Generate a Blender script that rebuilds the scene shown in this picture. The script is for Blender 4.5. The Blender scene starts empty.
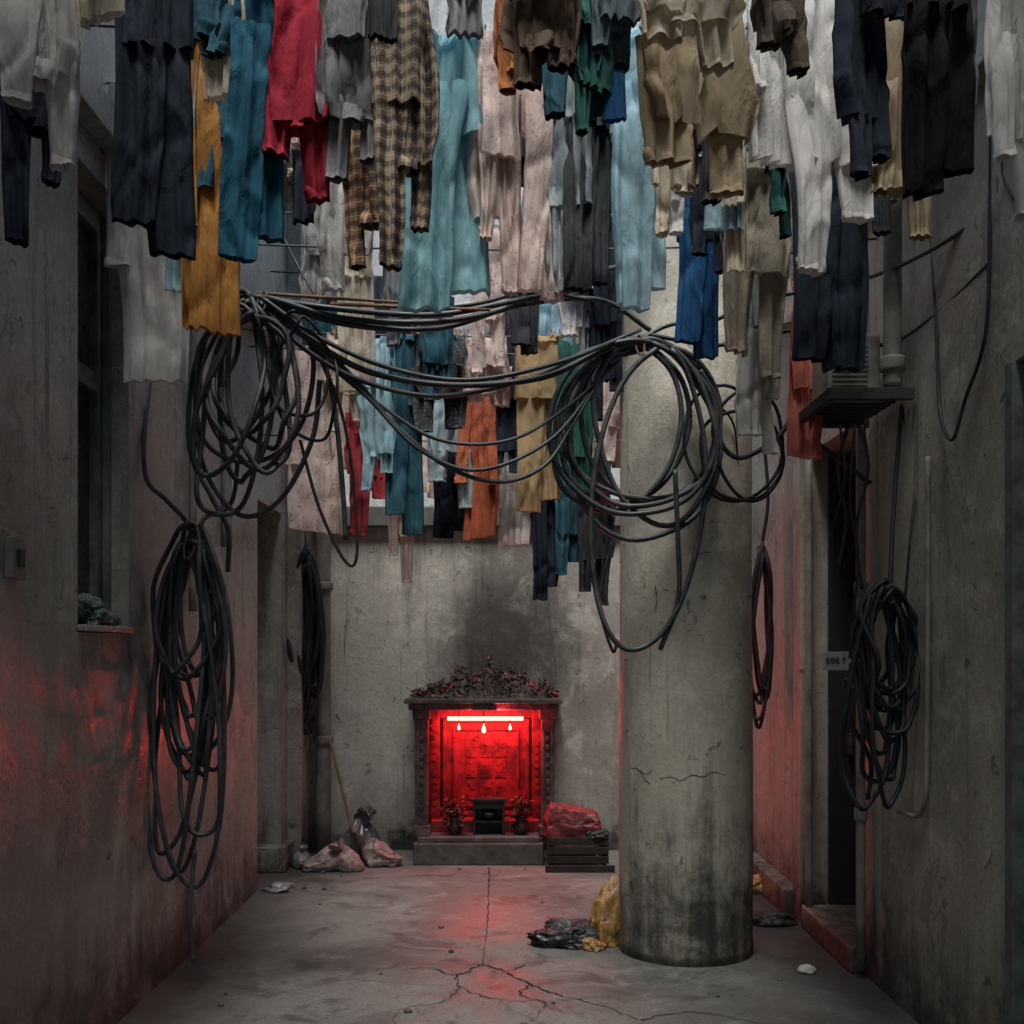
import bpy, bmesh, math, random
from mathutils import Vector, Matrix, noise
random.seed(7)
FPX=1100.0; CH=1.6; HY=650.0
def P(px,py,d): return Vector(((px-512)/FPX*d, d, CH+(HY-py)/FPX*d))
scene=bpy.context.scene
COL=scene.collection
# ---------------------------------------------------------------- helpers
def link(o): COL.objects.link(o); return o
def meta(o,label,cat,group=None,kind=None):
    if label: o["label"]=label
    if cat: o["category"]=cat
    if group: o["group"]=group
    if kind: o["kind"]=kind
    return o
def mk(name,verts,faces,mat,smooth=False,parent=None,loc=None):
    me=bpy.data.meshes.new(name); me.from_pydata([tuple(v) for v in verts],[],faces)
    if mat: me.materials.append(mat)
    if smooth:
        for p in me.polygons: p.use_smooth=True
    me.update()
    o=bpy.data.objects.new(name,me); link(o)
    if loc is not None: o.location=loc
    if parent: o.parent=parent
    return o
class MB:
    def __init__(s): s.v=[]; s.f=[]
    def add(s,v,f):
        n=len(s.v); s.v+= [Vector(a) for a in v]; s.f+=[tuple(i+n for i in q) for q in f]
    def box(s,x0,x1,y0,y1,z0,z1,b=0.0):
        if b<=0:
            v=[(x0,y0,z0),(x1,y0,z0),(x1,y1,z0),(x0,y1,z0),(x0,y0,z1),(x1,y0,z1),(x1,y1,z1),(x0,y1,z1)]
            s.add(v,[(0,3,2,1),(4,5,6,7),(0,1,5,4),(1,2,6,5),(2,3,7,6),(3,0,4,7)])
        else:
            bm=bmesh.new(); bmesh.ops.create_cube(bm,size=1)
            for q in bm.verts:
                q.co=Vector(((x0+x1)/2+q.co.x*(x1-x0),(y0+y1)/2+q.co.y*(y1-y0),(z0+z1)/2+q.co.z*(z1-z0)))
            bmesh.ops.bevel(bm,geom=bm.edges[:],offset=b,segments=2,affect='EDGES',profile=.6)
            bm.verts.index_update()
            s.add([q.co.copy() for q in bm.verts],[tuple(a.index for a in f.verts) for f in bm.faces]); bm.free()
    def lathe(s,prof,cx,cy,n=24,cap=True):
        v=[];f=[]
        for r,z in prof:
            for i in range(n):
                a=2*math.pi*i/n; v.append((cx+r*math.cos(a),cy+r*math.sin(a),z))
        for j in range(len(prof)-1):
            for i in range(n):
                f.append((j*n+i,j*n+(i+1)%n,(j+1)*n+(i+1)%n,(j+1)*n+i))
        if cap:
            f.append(tuple(range(n-1,-1,-1))); f.append(tuple((len(prof)-1)*n+i for i in range(n)))
        s.add(v,f)
    def sweep(s,pts,r,n=8,closed=False):
        pts=[Vector(p) for p in pts]; m=len(pts)
        t=(pts[1]-pts[0]).normalized()
        nn=t.orthogonal().normalized(); v=[];f=[]
        for i,p in enumerate(pts):
            a=pts[max(i-1,0)]; b=pts[min(i+1,m-1)]
            t2=(b-a)
            if t2.length<1e-9: t2=t
            t2=t2.normalized()
            nn=(nn-t2*nn.dot(t2))
            if nn.length<1e-6: nn=t2.orthogonal()
            nn.normalize(); bb=t2.cross(nn)
            rr=r[i] if isinstance(r,(list,tuple)) else r
            for k in range(n):
                an=2*math.pi*k/n; v.append(p+nn*math.cos(an)*rr+bb*math.sin(an)*rr)
        for j in range(m-1):
            for k in range(n):
                f.append((j*n+k,j*n+(k+1)%n,(j+1)*n+(k+1)%n,(j+1)*n+k))
        f.append(tuple(range(n-1,-1,-1))); f.append(tuple((m-1)*n+k for k in range(n)))
        s.add(v,f)
    def obj(s,name,mat,smooth=False,parent=None,loc=None):
        return mk(name,s.v,s.f,mat,smooth,parent,loc)
def catmull(pts,k=8):
    pts=[Vector(p) for p in pts]; out=[]
    q=[pts[0]*2-pts[1]]+pts+[pts[-1]*2-pts[-2]]
    for i in range(1,len(q)-2):
        a,b,c,d=q[i-1:i+3]
        for j in range(k):
            t=j/k
            out.append(0.5*((2*b)+(c-a)*t+(2*a-5*b+4*c-d)*t*t+(3*b-a-3*c+d)*t**3))
    out.append(pts[-1]); return out
def box(name,x0,x1,y0,y1,z0,z1,mat,b=0.004,parent=None):
    m=MB(); m.box(x0,x1,y0,y1,z0,z1,b); return m.obj(name,mat,False,parent)
def empty(name,loc):
    o=bpy.data.objects.new(name,None); o.empty_display_size=.1; link(o); o.location=loc; return o
def keep(child,par):
    child.parent=par; child.matrix_parent_inverse=Matrix.Translation(par.location).inverted(); return child
# ---------------------------------------------------------------- materials
class NT:
    def __init__(s,name):
        s.m=bpy.data.materials.new(name); s.m.use_nodes=True
        s.t=s.m.node_tree; s.b=s.t.nodes["Principled BSDF"]; s.out=s.t.nodes["Material Output"]
        g=s.t.nodes.new("ShaderNodeNewGeometry"); s.pos=g.outputs["Position"]
    def n(s,typ,**kw):
        q=s.t.nodes.new(typ)
        for k,v in kw.items(): setattr(q,k,v)
        return q
    def l(s,a,b): s.t.links.new(a,b)
    def mapping(s,src,scale,loc=(0,0,0),rot=(0,0,0)):
        q=s.n("ShaderNodeMapping"); q.inputs["Scale"].default_value=scale; q.inputs["Location"].default_value=loc; q.inputs["Rotation"].default_value=rot
        s.l(src,q.inputs["Vector"]); return q.outputs[0]
    def noise(s,src,scale,detail=4,rough=.6,dist=0):
        q=s.n("ShaderNodeTexNoise"); q.inputs["Scale"].default_value=scale; q.inputs["Detail"].default_value=detail
        q.inputs["Roughness"].default_value=rough; q.inputs["Distortion"].default_value=dist
        s.l(src,q.inputs["Vector"]); return q.outputs["Fac"]
    def rng(s,src,a,b,c=0,d=1,smooth=True):
        q=s.n("ShaderNodeMapRange"); q.interpolation_type='SMOOTHSTEP' if smooth else 'LINEAR'
        for k,v in zip(("From Min","From Max","To Min","To Max"),(a,b,c,d)): q.inputs[k].default_value=v
        s.l(src,q.inputs["Value"]); return q.outputs[0]
    def math(s,op,a,b=None):
        q=s.n("ShaderNodeMath",operation=op)
        for i,v in enumerate((a,b)):
            if v is None: continue
            if isinstance(v,(int,float)): q.inputs[i].default_value=v
            else: s.l(v,q.inputs[i])
        return q.outputs[0]
    def mix(s,f,a,b,blend='MIX'):
        q=s.n("ShaderNodeMix",data_type='RGBA',blend_type=blend)
        if isinstance(f,(int,float)): q.inputs[0].default_value=f
        else: s.l(f,q.inputs[0])
        for i,v in ((6,a),(7,b)):
            if isinstance(v,tuple): q.inputs[i].default_value=(*v[:3],1)
            else: s.l(v,q.inputs[i])
        return q.outputs[2]
    def bump(s,h,st=.3,dist=.01,prev=None):
        q=s.n("ShaderNodeBump"); q.inputs["Strength"].default_value=st; q.inputs["Distance"].default_value=dist
        s.l(h,q.inputs["Height"])
        if prev: s.l(prev,q.inputs["Normal"])
        return q.outputs[0]
    def sep(s):
        q=s.n("ShaderNodeSeparateXYZ"); s.l(s.pos,q.inputs[0]); return q.outputs
def concrete(name,base,dark,light,grime=.7,rough=(.45,.8),seed=0,streak=.35,soot=None,grime_col=(.030,.028,.025),peel=.5,gn=(.9,1.6)):
    N=NT(name); p=N.mapping(N.pos,(1,1,1),(seed*3.1,seed*1.7,seed))
    big=N.noise(p,.9,5,.62,.3); mid=N.noise(p,4.0,7,.74,.4); fine=N.noise(p,45,3,.7)
    st=N.noise(N.mapping(p,(4.5,4.5,.5)),1.0,6,.7,.6)
    dr=N.noise(N.mapping(p,(13,13,.45),(7,3,1)),1.0,4,.7,.3)
    c=N.mix(N.rng(big,.36,.64),dark,base)
    c=N.mix(N.math('MULTIPLY',N.rng(mid,.48,.64),.8),c,light)
    c=N.mix(N.math('MULTIPLY',N.rng(st,.50,.72),streak),c,tuple(a*.35 for a in dark))
    c=N.mix(N.math('MULTIPLY',N.math('MULTIPLY',N.rng(dr,.56,.66),N.rng(big,.45,.6)),streak*1.2),c,tuple(a*.3 for a in dark))
    pl=N.noise(N.mapping(p,(1,1,.8),(9,4,2)),2.1,8,.70,.4)
    pf=N.rng(pl,.595,.61,0,peel)
    c=N.mix(pf,c,tuple(a*.42 for a in base))
    pe=N.math('MULTIPLY',N.rng(pl,.575,.589),N.rng(pl,.595,.601,1,0))
    c=N.mix(N.math('MULTIPLY',pe,peel*.6),c,tuple(min(1,a*1.25) for a in light))
    spots=N.noise(N.mapping(p,(1,1,1),(3,14,5)),10,5,.8,.8)
    c=N.mix(N.math('MULTIPLY',N.rng(spots,.595,.65),.8),c,tuple(a*.2 for a in dark))
    c=N.mix(N.math('MULTIPLY',N.rng(fine,.35,.75),.35),c,tuple(a*.5 for a in dark))
    z=N.sep()[2]
    zz=N.math('ADD',z,N.math('MULTIPLY',N.math('SUBTRACT',st,.5),-gn[0]))
    zz=N.math('ADD',zz,N.math('MULTIPLY',N.math('SUBTRACT',mid,.5),-gn[1]))
    g=N.rng(zz,-.1,grime,.95,0)
    c=N.mix(g,c,grime_col)
    if soot:
        cx,cz,rx,rz=soot
        S=N.sep()
        dx=N.math('DIVIDE',N.math('SUBTRACT',S[0],cx),rx); dz=N.math('DIVIDE',N.math('SUBTRACT',S[2],cz),rz)
        r=N.math('SQRT',N.math('ADD',N.math('MULTIPLY',dx,dx),N.math('MULTIPLY',dz,dz)))
        r=N.math('ADD',r,N.math('MULTIPLY',N.math('SUBTRACT',mid,.5),.8))
        c=N.mix(N.rng(r,.25,1.25,.85,0),c,(.025,.022,.02))
    N.l(c,N.b.inputs["Base Color"])
    N.l(N.rng(mid,.35,.65,rough[0],rough[1]),N.b.inputs["Roughness"])
    b=N.bump(N.math('ADD',pf,spots),.35,.010); b=N.bump(mid,.3,.012,b); b=N.bump(fine,.3,.003,b)
    N.l(b,N.b.inputs["Normal"])
    return N.m
def simple(name,col,rough=.5,metal=0,var=.3,scale=12,bump=.2,spec=.5,dust=None):
    N=NT(name); n=N.noise(N.pos,scale,4,.65,.4)
    c=N.mix(N.rng(n,.3,.7),tuple(a*(1-var) for a in col),tuple(min(1,a*(1+var)) for a in col))
    if dust:
        n3=N.noise(N.pos,scale*.35,4,.7); c=N.mix(N.rng(n3,.5,.7,0,.7),c,dust)
    N.l(c,N.b.inputs["Base Color"]); N.l(N.rng(n,.3,.7,max(.05,rough-.12),min(1,rough+.12)),N.b.inputs["Roughness"])
    N.b.inputs["Metallic"].default_value=metal; N.b.inputs["Specular IOR Level"].default_value=spec
    N.l(N.bump(N.noise(N.pos,scale*4,3,.6),bump,.005),N.b.inputs["Normal"])
    return N.m
def emis(name,col,st):
    N=NT(name); N.b.inputs["Base Color"].default_value=(*col,1); N.b.inputs["Emission Color"].default_value=(*col,1); N.b.inputs["Emission Strength"].default_value=st
    return N.m
_cloth={}
def cloth(col,pat='plain'):
    key=(col,pat)
    if key in _cloth: return _cloth[key]
    lum=sum(col)/3; trans=.52 if lum>.3 else (.32 if lum>.1 else .08)
    N=NT("cloth_"+pat); tc=N.n("ShaderNodeTexCoord"); o=tc.outputs["Object"]
    n1=N.noise(o,5,4,.65,.3)
    c=N.mix(N.rng(n1,.3,.7),tuple(a*.76 for a in col),tuple(min(1,a*1.10) for a in col))
    st=N.noise(N.mapping(o,(1,1,1),(4,2,7)),3,5,.75,.8); c=N.mix(N.rng(st,.55,.7,0,.28),c,tuple(a*.5 for a in col))
    if pat=='denim':
        w=N.noise(N.mapping(o,(1,1,.3)),11,5,.75); c=N.mix(N.rng(w,.5,.7,0,.45),c,tuple(min(1,a*1.5+.03) for a in col))
    elif pat=='plaid':
        S=N.n("ShaderNodeSeparateXYZ"); N.l(o,S.inputs[0])
        def stripe(ax,per,wid,off=0):
            m=N.math('FRACT',N.math('ADD',N.math('DIVIDE',N.math('ADD',S.outputs[ax],N.math('MULTIPLY',n1,.03)),per),20.3+off))
            return N.math('LESS_THAN',m,wid)
        c=N.mix(N.math('MULTIPLY',stripe(0,.05,.4),.65),c,(.04,.03,.028))
        c=N.mix(N.math('MULTIPLY',stripe(2,.05,.4),.65),c,(.04,.03,.028))
        c=N.mix(N.math('MULTIPLY',stripe(2,.05,.07,.3),.6),c,(.55,.45,.35))
        c=N.mix(N.math('MULTIPLY',stripe(0,.05,.07,.3),.6),c,(.55,.45,.35))
    elif pat in('floral','lace'):
        v=N.n("ShaderNodeTexVoronoi"); v.inputs["Scale"].default_value=46 if pat=='floral' else 75; N.l(o,v.inputs["Vector"])
        d=N.rng(v.outputs["Distance"],.2,.45,1,0)
        fc=(.40,.16,.15) if pat=='floral' else tuple(a*.5 for a in col)
        n5=N.noise(o,16,2,.5)
        c=N.mix(N.math('MULTIPLY',d,N.rng(n5,.45,.55,0,.7)),c,fc)
    elif pat=='dots':
        v=N.n("ShaderNodeTexVoronoi"); v.inputs["Scale"].default_value=55; N.l(o,v.inputs["Vector"])
        c=N.mix(N.rng(v.outputs["Distance"],.2,.35,.5,0),c,(.3,.28,.25))
    N.l(c,N.b.inputs["Base Color"]); N.b.inputs["Roughness"].default_value=.9
    N.b.inputs["Specular IOR Level"].default_value=.2
    w1=N.noise(N.mapping(o,(13,13,3.6)),1,4,.58,1.0)
    bb=N.bump(w1,.55,.03)
    N.l(bb,N.b.inputs["Normal"])
    t=N.n("ShaderNodeBsdfTranslucent"); N.l(c,t.inputs[0]); N.l(bb,t.inputs["Normal"])
    mx=N.n("ShaderNodeMixShader"); mx.inputs[0].default_value=trans
    N.l(N.b.outputs[0],mx.inputs[1]); N.l(t.outputs[0],mx.inputs[2]); N.l(mx.outputs[0],N.out.inputs[0])
    _cloth[key]=N.m; return N.m

M_left=concrete("left_concrete",(.40,.385,.335),(.27,.255,.22),(.51,.49,.43),.65,(.19,.50),1,streak=.55,peel=.5)
M_right=concrete("right_concrete",(.46,.43,.355),(.31,.29,.24),(.56,.525,.44),.65,(.32,.65),5,streak=.55,peel=.5)
M_back=concrete("back_concrete",(.60,.57,.50),(.38,.36,.32),(.70,.67,.60),.4,(.5,.8),9,.8,soot=(-.05,1.6,.6,.9),peel=.15)
M_col=concrete("column_concrete",(.70,.65,.53),(.54,.50,.40),(.78,.74,.63),1.0,(.5,.8),13,.5,peel=.2,gn=(1.5,2.2),grime_col=(.024,.022,.020))
M_up=concrete("upper_concrete",(.50,.51,.48),(.36,.37,.35),(.60,.61,.57),.1,(.6,.9),17,.5)
M_ledge=concrete("ledge_concrete",(.16,.155,.14),(.10,.096,.088),(.22,.21,.19),.1,(.6,.9),19,.6)
N=NT("floor_concrete")
big=N.noise(N.pos,.8,5,.6,.4); mid=N.noise(N.pos,5,6,.72,.6); fine=N.noise(N.pos,60,3,.7)
c=N.mix(N.rng(big,.35,.65),(.125,.124,.114),(.225,.222,.203)); c=N.mix(N.rng(mid,.5,.7,0,.6),c,(.30,.293,.268))
c=N.mix(N.rng(N.noise(N.pos,2.2,6,.75,1.2),.50,.64,0,.75),c,(.055,.053,.049)); c=N.mix(N.rng(fine,.4,.75,0,.55),c,(.065,.063,.059))
c=N.mix(N.rng(N.noise(N.pos,14,6,.8,.8),.58,.66,0,.7),c,(.045,.043,.039))
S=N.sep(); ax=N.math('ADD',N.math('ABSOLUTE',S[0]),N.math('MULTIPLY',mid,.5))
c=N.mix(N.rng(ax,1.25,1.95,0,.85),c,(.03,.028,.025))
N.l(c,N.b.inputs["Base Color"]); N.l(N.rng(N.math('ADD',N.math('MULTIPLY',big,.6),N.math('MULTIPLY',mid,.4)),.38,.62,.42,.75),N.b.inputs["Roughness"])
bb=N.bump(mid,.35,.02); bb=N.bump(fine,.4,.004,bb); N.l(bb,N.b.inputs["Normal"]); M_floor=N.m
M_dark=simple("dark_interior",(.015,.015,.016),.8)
M_frame=simple("dark_metal_frame",(.03,.032,.034),.5,.3)
M_winframe=simple("grey_green_frame",(.13,.15,.14),.55,0,.4,9,.3,dust=(.06,.065,.06))
M_glass=simple("dirty_glass",(.03,.036,.038),.25,0,.4,5,.05,dust=(.07,.075,.072))
M_pipe=simple("pvc_pipe",(.24,.225,.195),.6,0,.3,8,.2,dust=(.11,.10,.08))
M_cable=simple("cable_rubber",(.042,.050,.052),.50,0,.4,9,.2,dust=(.12,.12,.11))
M_cable2=simple("cable_black",(.018,.020,.022),.6,0,.3,9,.15)
M_wire=simple("wire_steel",(.06,.06,.06),.5,.5)
M_wood=simple("weathered_wood",(.20,.12,.065),.75,0,.4,14,.4)
M_darkwood=simple("dark_wood",(.026,.020,.016),.75,0,.5,14,.5,dust=(.05,.04,.034))
M_altar=simple("altar_black_wood",(.018,.012,.012),.6,0,.4,14,.3)
M_stone=simple("shrine_stone",(.11,.085,.078),.6,0,.6,10,.8,dust=(.04,.03,.027))
M_redpaint=simple("red_lacquer",(.26,.038,.043),.55,0,.6,9,.6,dust=(.08,.013,.015))
M_slab=simple("shrine_plinth_stone",(.10,.092,.084),.7,0,.4,10,.5,dust=(.045,.04,.036))
M_brass=simple("old_brass",(.05,.038,.028),.4,.5,.4,18,.3)
M_rust=simple("rusty_steel",(.09,.06,.045),.75,.3,.5,12,.5)
M_shelf=simple("dark_grey_steel",(.05,.047,.043),.7,.3,.5,12,.4,dust=(.09,.08,.07))
M_white=simple("aged_white_plastic",(.28,.27,.235),.6,0,.25,8,.1,dust=(.13,.12,.10))
M_plate=simple("plate_white",(.55,.54,.5),.5,0,.15,8,.1)
M_ink=simple("ink",(.03,.03,.03),.6)

# ---------------------------------------------------------------- ground
def grid(name,x0,x1,y0,y1,z,mat,nx=1,ny=1):
    v=[];f=[]
    for j in range(ny+1):
        for i in range(nx+1): v.append((x0+(x1-x0)*i/nx,y0+(y1-y0)*j/ny,z))
    for j in range(ny):
        for i in range(nx):
            a=j*(nx+1)+i; f.append((a,a+1,a+nx+2,a+nx+1))
    return mk(name,v,f,mat)
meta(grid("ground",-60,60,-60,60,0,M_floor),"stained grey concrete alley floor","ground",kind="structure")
def crack(pts,w,seed,name="floor_crack",jag=.012):
    rnd=random.Random(seed); pp=catmull(pts,10); v=[];f=[]
    L=len(pp)
    for i,p in enumerate(pp):
        a=pp[max(0,i-1)]; b=pp[min(L-1,i+1)]; t=(b-a); t.z=0; t.normalize(); nrm=Vector((-t.y,t.x,0))
        o=rnd.uniform(-jag,jag); ww=w*(.25+.9*rnd.random())*(1-.75*i/L)
        q=p+nrm*o; v.append((q.x+nrm.x*ww,q.y+nrm.y*ww,.003)); v.append((q.x-nrm.x*ww,q.y-nrm.y*ww,.003))
    for i in range(L-1): f.append((2*i,2*i+1,2*i+3,2*i+2))
    return v,f
def G(px,py):
    d=CH*FPX/(py-HY); return Vector(((px-512)/FPX*d,d,0))
M_crack=simple("dark_crack",(.016,.015,.013),.95)  # near-black colour for the crack strips
cm=MB()
for pts,w,sd,jg in [([G(489,868),G(489,885),G(488,905),G(487,930),G(482,965)],.008,1,.004),
    ([G(482,965),G(505,972),G(530,985),G(560,996),G(600,1006),G(640,1020)],.009,2,.014),
    ([G(482,965),G(455,975),G(430,968),G(400,970)],.008,3,.012),
    ([G(530,985),G(520,995),G(545,1005),G(530,1022)],.007,4,.012),
    ([G(455,975),G(462,988),G(500,1000),G(560,1000),G(610,996)],.005,5,.012),
    ([G(505,972),G(540,962),G(575,966)],.004,6,.012),
    ([G(640,1020),G(690,1012),G(740,1020),G(800,1030)],.005,8,.012),
    ([G(462,988),G(440,1003),G(400,1010),G(395,1030)],.004,9,.012)]:
    v,f=crack(pts,w,sd,jag=jg); cm.add(v,f)
o=cm.obj("pavement_cracks",M_crack); o["kind"]="structure"; o["label"]="branching dark cracks and joint in concrete floor"; o["category"]="crack"

# ---------------------------------------------------------------- walls
WL=-1.69; WR=1.74; H=5.1
m=MB(); T=-2.4
m.box(T,WL,-6,4.28,0,H); m.box(T,WL,4.28,4.85,0,1.67); m.box(T,WL,4.28,4.85,3.52,H)
m.box(T,WL,4.85,7.3,0,H); m.box(T,WL,7.3,8.05,2.6,H); m.box(T,WL,8.05,8.8,0,H)
m.box(T,T+.12,7.3,8.05,0,2.6)
lw=meta(m.obj("wall",M_left),"tall stained concrete wall with recessed window","wall")
c1=MB(); c1.box(WL,WL+.09,-6,8.2,3.66,3.80,.006); c1.obj("ledge",M_left,parent=lw)
c1=MB(); c1.box(WL,WL+.11,8.25,8.8,0,H-.01,.008); c1.obj("pilaster",M_left,parent=lw)
c1=MB(); c1.box(-2.4,-1.38,2.02,8.7,H+.003,H+.16,.01); c1.obj("shade_eaves",M_up,parent=lw)  # overhang added to darken the left side and narrow the daylight gap
win=box("window",T+.15,T+.45,4.282,4.848,1.672,1.70,M_left,.003,lw)
fr=MB(); fx0,fx1=-1.87,-1.80
fr.box(fx0,fx1,4.30,4.36,1.70,3.5); fr.box(fx0,fx1,4.775,4.845,1.70,3.5); fr.box(fx0,fx1,4.36,4.775,3.42,3.5); fr.box(fx0,fx1,4.36,4.775,1.70,1.78); fr.box(fx0,fx1,4.36,4.775,2.72,2.80)
fr.box(-1.795,-1.765,4.82,4.846,1.70,3.5)
fr.obj("frame",M_winframe,parent=win)
box("glass",-1.845,-1.835,4.36,4.775,1.78,3.42,M_glass,0,win)
box("window_sill",-1.86,-1.66,4.29,4.84,1.674,1.70,M_left,.005,lw)
box("doorway_dark_panel",T+.125,T+.16,7.32,8.03,0,2.55,M_dark,.003,lw)
box("door_step",-1.9,WL+.06,7.9,8.24,0.001,.18,M_right,.01,lw)

m=MB(); T=2.6
m.box(WR,T,-6,3.0,0,H); m.box(WR,T,3.0,3.86,2.6,H); m.box(WR+.07,T,3.0,3.86,0,2.6)
m.box(WR,T,3.86,5.42,0,H); m.box(WR,T,5.42,6.42,2.75,H); m.box(WR,T,6.42,8.8,0,H); m.box(T-.1,T,5.42,6.42,0,2.75)
rw=meta(m.obj("wall",M_right),"grimy concrete wall with dark doorway and pipes","wall")
dr=box("doorway_dark_panel",WR+.10,T-.11,6.37,6.41,0.13,2.72,M_dark,.003,rw)  # near-black panel added on the jamb so the recess reads as deep shade
box("handle",WR+.2,WR+.22,6.33,6.369,1.0,1.12,M_rust,.004,dr)
box("door_step",WR-.07,T-.15,5.44,6.36,0.001,.13,M_right,.012,rw)
b=MB(); b.box(WR-.05,WR,6.45,6.62,0,3.6,.006); b.obj("pilaster",M_right,parent=rw)
b=MB(); b.box(WR-.08,WR,-6,8.7,3.68,3.82,.006); b.obj("ledge",M_right,parent=rw)
b=MB(); b.box(WR-.012,WR+.03,3.80,3.86,0,2.6,.004); b.obj("door_frame",M_winframe,parent=rw)
box("curb",WR-.10,WR,6.62,8.75,0.001,.16,M_right,.012,rw)
b=MB(); b.box(1.42,2.6,2.02,8.7,H+.003,H+.16,.01); b.obj("shade_eaves",M_up,parent=rw)  # matching overhang added to keep daylight off the right side

m=MB(); m.box(WL+.001,WR-.001,8.8,9.0,0,2.58)
bw=meta(m.obj("wall",M_back),"pale stained concrete wall blackened by soot above shrine","wall")
m=MB(); m.box(WL+.002,WR-.002,8.72,10.6,2.582,2.74,.01); m.obj("ledge",M_ledge,parent=bw)
m=MB()
X0,X1=-4,4
m.box(X0,-1.15,10.6,10.9,2.4,9.5); m.box(-1.15,-.45,10.6,10.9,2.4,3.6); m.box(-1.15,-.45,10.6,10.9,5.0,9.5); m.box(-.45,.5,10.6,10.9,2.4,9.5)
m.box(.5,1.2,10.6,10.9,2.4,3.6); m.box(.5,1.2,10.6,10.9,5.0,9.5); m.box(1.2,X1,10.6,10.9,2.4,9.5)
fb=meta(m.obj("building",M_up),"pale concrete building facade with shuttered windows","building")
for xa,xb in((-1.15,-.45),(.5,1.2)):
    w=MB(); w.box(xa,xb,10.75,10.78,3.6,5.0); ww=w.obj("window",M_glass,parent=fb)
    f=MB(); f.box(xa,xa+.05,10.7,10.745,3.6,5.0); f.box(xb-.05,xb,10.7,10.745,3.6,5.0); f.box(xa+.05,xb-.05,10.7,10.745,4.95,5.0); f.box(xa+.05,xb-.05,10.7,10.745,3.6,3.65); f.box((xa+xb)/2-.025,(xa+xb)/2+.025,10.7,10.745,3.65,4.95); f.obj("frame",M_frame,parent=ww)
m=MB(); m.box(-2.4,2.6,-6,2.0,H+.002,H+.3)  # out-of-view slab added to block sky light over the near clothes
meta(m.obj("shade_slab",M_up),"unseen concrete slab added overhead to shade the near alley","slab")
# column
m=MB(); R=.352; prof=[(R+.006,0.0),(R+.005,.05)]
prof+=[(R+.004*math.sin(z*2.1),z) for z in [.1+.2*i for i in range(22)]]+[(R,4.55)]
m.lathe(prof,.93,5.9,64)
col=meta(m.obj("column",M_col,True),"thick round concrete column with grimy base and cracks","column")
cr=MB()
def onCol(px,py):
    dx=(px-512)/FPX
    a=1+dx*dx; bq=-2*(5.9+dx*.93); cq=5.9**2+.93**2-(R+.0035)**2
    disc=bq*bq-4*a*cq
    d=(-bq-math.sqrt(max(disc,0)))/(2*a)
    return P(px,py,d)
for pts in ([(628,770),(636,768),(641,772),(648,774),(652,769)],[(640,770),(644,778),(650,784)],[(660,779),(672,777),(680,781),(692,775),(703,777),(712,772),(725,775)],[(697,556),(704,552),(711,553)],[(655,585),(657,600),(654,612)]):
    cr.sweep(catmull([onCol(*q) for q in pts],3),[.0028*random.uniform(.4,1) for _ in range(3*(len(pts)-1)+1)],4)
cr.obj("surface_cracks",M_crack,parent=col)

# ---------------------------------------------------------------- pipes
def pipe(pts,r,mat,label,name="drain_pipe",cat="pipe",collars=(),k=6,parent=None):
    m=MB(); m.sweep(catmull(pts,k),r,14); 
    for q in collars: m.lathe([(r*1.3,q[2]-.03),(r*1.35,q[2]-.02),(r*1.35,q[2]+.02),(r*1.3,q[2]+.03)],q[0],q[1],16)
    return meta(m.obj(name,mat,True),label,cat)
pipe([(-1.48,8.62,0),(-1.48,8.62,2),(-1.48,8.62,5)],.06,M_pipe,"pale vertical drain pipe on concrete corner",collars=[(-1.48,8.62,.9),(-1.48,8.62,2.1)])
pipe([(1.70,5.36,.1),(1.70,5.36,1.2),(1.70,5.36,2.75)],.024,M_pipe,"thin pale pipe beside the dark doorway",collars=[(1.70,5.36,.8),(1.70,5.36,1.9)])
pipe([(1.70,6.3,.13),(1.70,6.3,1.2),(1.70,6.3,2.75)],.02,M_pipe,"thin pipe inside the dark doorway","conduit")
pipe([(1.72,4.55,2.4),(1.72,4.55,2.2),(1.72,4.56,1.2),(1.72,4.62,.92),(1.72,4.9,.88)],.011,M_pipe,"thin grey conduit bending along the wall","conduit")
pipe([(-1.66,5.72,.9+.9),(-1.66,5.72,2.6),(-1.66,5.72,3.65)],.022,M_pipe,"thin pale conduit on the stained wall","conduit")
pipe([(-1.66,6.4,2.2),(-1.66,6.4,3),(-1.66,6.4,3.65)],.03,M_pipe,"thin pale conduit on the stained wall","conduit")

# ---------------------------------------------------------------- shrine
SX=-.205; SY=8.15
sh=meta(empty("shrine",(SX,SY,0)),"small stone street shrine glowing red inside, against wall","shrine")
def sp(o): return keep(o,sh)
m=MB(); m.box(SX-.53,SX+.44,SY+.02,8.79,0,.16,.01); m.box(SX-.50,SX+.41,SY+.06,8.79,.16,.20,.006); sp(m.obj("plinth",M_slab))
for s in(-1,1):
    cx=SX+s*.475
    m=MB(); m.box(cx-.065,cx+.065,SY+.10,SY+.22,.201,.28,.008); m.box(cx-.050,cx+.050,SY+.12,SY+.20,.28,1.08,.008); m.box(cx-.063,cx+.063,SY+.10,SY+.22,1.08,1.15,.008)
    m.box(cx-.036,cx-.024,SY+.108,SY+.12,.36,1.0,.003);m.box(cx+.024,cx+.036,SY+.108,SY+.12,.36,1.0,.003); 
    for i in range(9): m.box(cx-.014,cx+.014,SY+.106,SY+.12,.40+.065*i,.435+.065*i,.004)
    sp(m.obj("pillar",M_stone))
    m=MB(); m.box(cx-.025,cx+.025,SY+.221,8.78,.201,1.15,.004); sp(m.obj("side_panel",M_redpaint))
m=MB(); m.box(SX-.57,SX+.55,SY+.06,8.79,1.151,1.20,.01); m.box(SX-.60,SX+.58,SY+.02,8.79,1.20,1.235,.008)
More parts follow.
